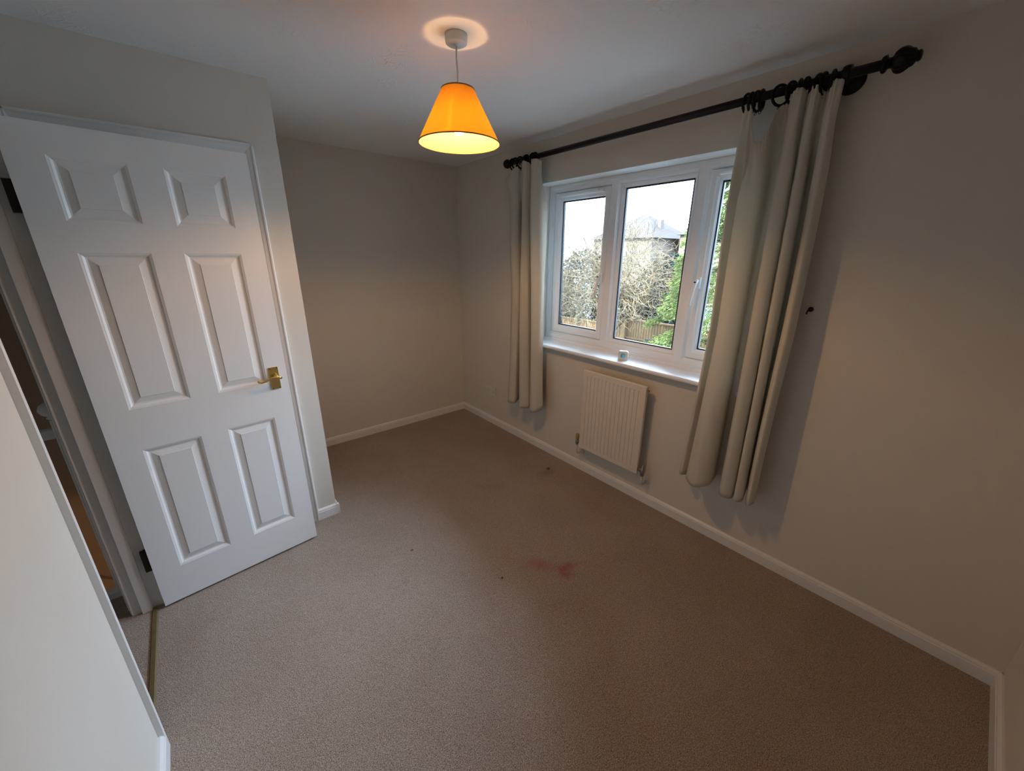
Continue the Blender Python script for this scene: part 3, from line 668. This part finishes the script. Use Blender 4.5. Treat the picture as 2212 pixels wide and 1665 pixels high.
# bare tree
random.seed(11)
tr = empty('bare_tree', (8.7, 4.6, G), 'bare tangled tree with pale twigs filling the left panes', 'tree')
def T(p): return (p[0]-8.7, p[1]-4.6, p[2]-G)
tb = MB()
def limb(a, b, r0, r1, n=6, wob=.12, mb=tb, sides=8):
    a, b = Vector(a), Vector(b); pts = []
    for i in range(n+1):
        f = i/n; p = a.lerp(b, f)
        if 0 < i < n: p += Vector((random.uniform(-wob, wob), random.uniform(-wob, wob), random.uniform(-wob, wob)*.5))
        pts.append(T(p))
    mb.tube(pts, [r0+(r1-r0)*i/n for i in range(n+1)], sides)
limb((8.9, 4.85, G), (9.0, 4.70, -1.15), .09, .08, 4, .03)
limb((9.0, 4.70, -1.15), (8.9, 4.1, -.35), .08, .06, 5, .03)
limb((8.9, 4.1, -.35), (8.8, 3.35, .25), .06, .035, 5, .05)
limb((8.95, 4.7, -1.2), (8.9, 4.6, .2), .06, .04, 5, .05)
limb((8.9, 4.62, -.5), (8.6, 4.95, .6), .06, .035, 5, .05)
ends = [(8.8, 3.35, .25), (8.9, 4.6, .2), (8.6, 4.95, .6), (8.9, 4.1, -.35)]
cen = Vector((8.7, 5.0, .95)); rad = Vector((1.4, 2.45, 1.75))
def inside():
    while True:
        p = Vector((random.uniform(-1, 1), random.uniform(-1, 1), random.uniform(-1, 1)))
        if p.length < 1:
            q = Vector((p.x*rad.x, p.y*rad.y, p.z*rad.z))+cen
            if q.z > (-.85 if q.y > 5.4 else -.30): return q
brs = []
for k in range(55):
    e = random.choice(ends); q = inside(); limb(e, q, .028, .010, 6, .14, sides=6); brs.append((Vector(e), q))
tb.build('trunk', M['bark'], tr)
tw = MB()
def twig(p, d, L, r, segs=6):
    pts = [T(p)]; c = Vector(p); v = d.normalized()
    for i in range(segs):
        v = (v+Vector((random.gauss(0, .42), random.gauss(0, .42), random.gauss(0, .42)-.05))).normalized()
        c = c+v*L/segs; pts.append(T(c))
    tw.tube(pts, [r*(1-.7*i/segs) for i in range(segs+1)], 3, cap=False, smooth=False)
for k in range(3000):
    p = inside(); d = (p-cen); d = d+Vector((random.gauss(0, 1), random.gauss(0, 1), random.gauss(0, 1)))*1.0
    hi = min(1, max(0, (p.z+.2)/2.4)); twig(p, d, random.uniform(.35, .95), random.uniform(.007, .015)*(1-.5*hi))
two = tw.build('twigs', M['twig'], tr); two['kind'] = 'stuff'

def leaves(mb, n, fn, size, elong=1.6):
    for k in range(n):
        p, dirv = fn(); d = Vector(dirv).normalized(); s = random.uniform(.6, 1.3)*size
        q = d.cross(Vector((random.gauss(0, 1), random.gauss(0, 1), random.gauss(0, 1)))).normalized()
        p = Vector(p)
        mb.add([p-q*s*.35, p+d*s*elong*.5-q*s*.45+Vector((0, 0, -.1*s)), p+d*s*elong, p+d*s*elong*.5+q*s*.45, p+q*s*.35], [(0, 1, 2, 3, 4)])
    return mb
def conifer(x, y, h, r0, label, seed, n=9000):
    random.seed(seed)
    root = empty('conifer_tree', (x, y, G), label, 'tree')
    MB().tube([(0, 0, 0), (0, 0, h*.95)], [.16, .03], 8).build('trunk', M['bark'], root)
    tiers = []
    for k in range(260):
        f = random.random(); z = .5+(h-.6)*f; a = random.uniform(0, 2*math.pi); L = r0*(1-f)**.75*random.uniform(.75, 1.1)+.15
        tiers.append((z, a, L))
    def fn():
        z, a, L = random.choice(tiers); s = random.uniform(.25, 1)**.6
        wid = .28*s*L**.3
        pa = a+random.gauss(0, .10)
        px, py = L*s*math.cos(pa), L*s*math.sin(pa); pz = z-.35*L*s*s+random.gauss(0, .05)
        d = (math.cos(pa)+random.gauss(0, .5), math.sin(pa)+random.gauss(0, .5), -.35+random.gauss(0, .3))
        return (px, py, pz), d
    leaves(MB(), n, fn, .027, 2.8).build('foliage', M['conifer'], root)
    br = MB()
    for z, a, L in tiers[:100]: br.tube([(0, 0, z), (.5*L*math.cos(a), .5*L*math.sin(a), z-.08*L), (L*.95*math.cos(a), L*.95*math.sin(a), z-.33*L)], [.02, .012, .004], 4)
    br.build('branches', M['bark'], root)
conifer(8.6, 1.0, 7.6, 2.15, 'large light green conifer at the right of the garden view', 21, 75000)
conifer(15.5, 3.4, 7.2, 2.2, 'paler conifer standing behind the fence, top seen in middle pane', 22, 24000)
def bush(x, y, zt, rx, ry, label, seed, n=4500, mt='ivy', name='evergreen_bush'):
    random.seed(seed); h = zt-G
    root = empty(name, (x, y, G), label, 'bush')
    def fn():
        a = random.uniform(0, 2*math.pi); u = random.uniform(-1, 1); r = random.uniform(.72, 1.02); c = math.sqrt(1-u*u)
        lump = 1+.18*math.sin(3*a+seed)+.15*math.sin(7*u+2*a)
        return (rx*r*lump*c*math.cos(a), ry*r*lump*c*math.sin(a), h*.5+h*.5*r*u), (random.gauss(0, 1), random.gauss(0, 1), random.gauss(0, .6)-.3)
    leaves(MB(), n, fn, .11, 1.3).build('foliage', M[mt], root)
    MB().tube([(0, 0, 0), (0, 0, h*.6)], [.1, .04], 6).build('stem', M['bark'], root)
bush(13.2, 9.6, 1.9, 1.2, 1.6, 'dark bluish evergreen behind the fence in the left pane', 31)
bush(13.0, 5.2, .25, .9, 1.7, 'dark low evergreen behind the fence, behind tree trunk', 32)
bush(13.4, 7.2, .4, .9, 1.6, 'dark evergreen behind the fence between the two panes', 33)
bush(14.0, 5.4, 1.7, 1.2, 1.2, 'tall dark evergreen seen through twigs in the middle pane', 34)
bush(13.6, 12.4, .6, 1.0, 2.0, 'dark evergreen at the far left behind the fence', 35)

def house(x, y0, y1, eave, ridge, cy, label):
    root = empty('house', (x, (y0+y1)/2, G), label, 'house'); e = eave-G; r = ridge-G; d = 7; hw = (y1-y0)/2
    MB().box(0, d, -hw, hw, 0, e).build('walls', M['brick'], root)
    o_ = .35; k = d/2*.8
    MB().add([(-o_, -hw-o_, e-.1), (d+o_, -hw-o_, e-.1), (d+o_, hw+o_, e-.1), (-o_, hw+o_, e-.1), (d/2, -hw+k, r), (d/2, hw-k, r)],
             [(0, 3, 2, 1), (0, 4, 5, 3), (1, 2, 5, 4), (0, 1, 4), (3, 5, 2)]).build('roof', M['roof'], root)
    MB().box(-.06, 0, -.6, .6, e-1.6, e-.5).build('window', M['upvc'], root)
    MB().box(2.6, 3.1, cy-.16, cy+.16, e, r-.55).build('chimney', M['brick'], root)
house(30, 16.3, 22.6, 3.2, 5.3, -2.1, 'distant hip-roofed house behind the bare tree')
house(33, 4.0, 15.4, 3.5, 5.7, 0, 'distant hip-roofed house behind the conifer')
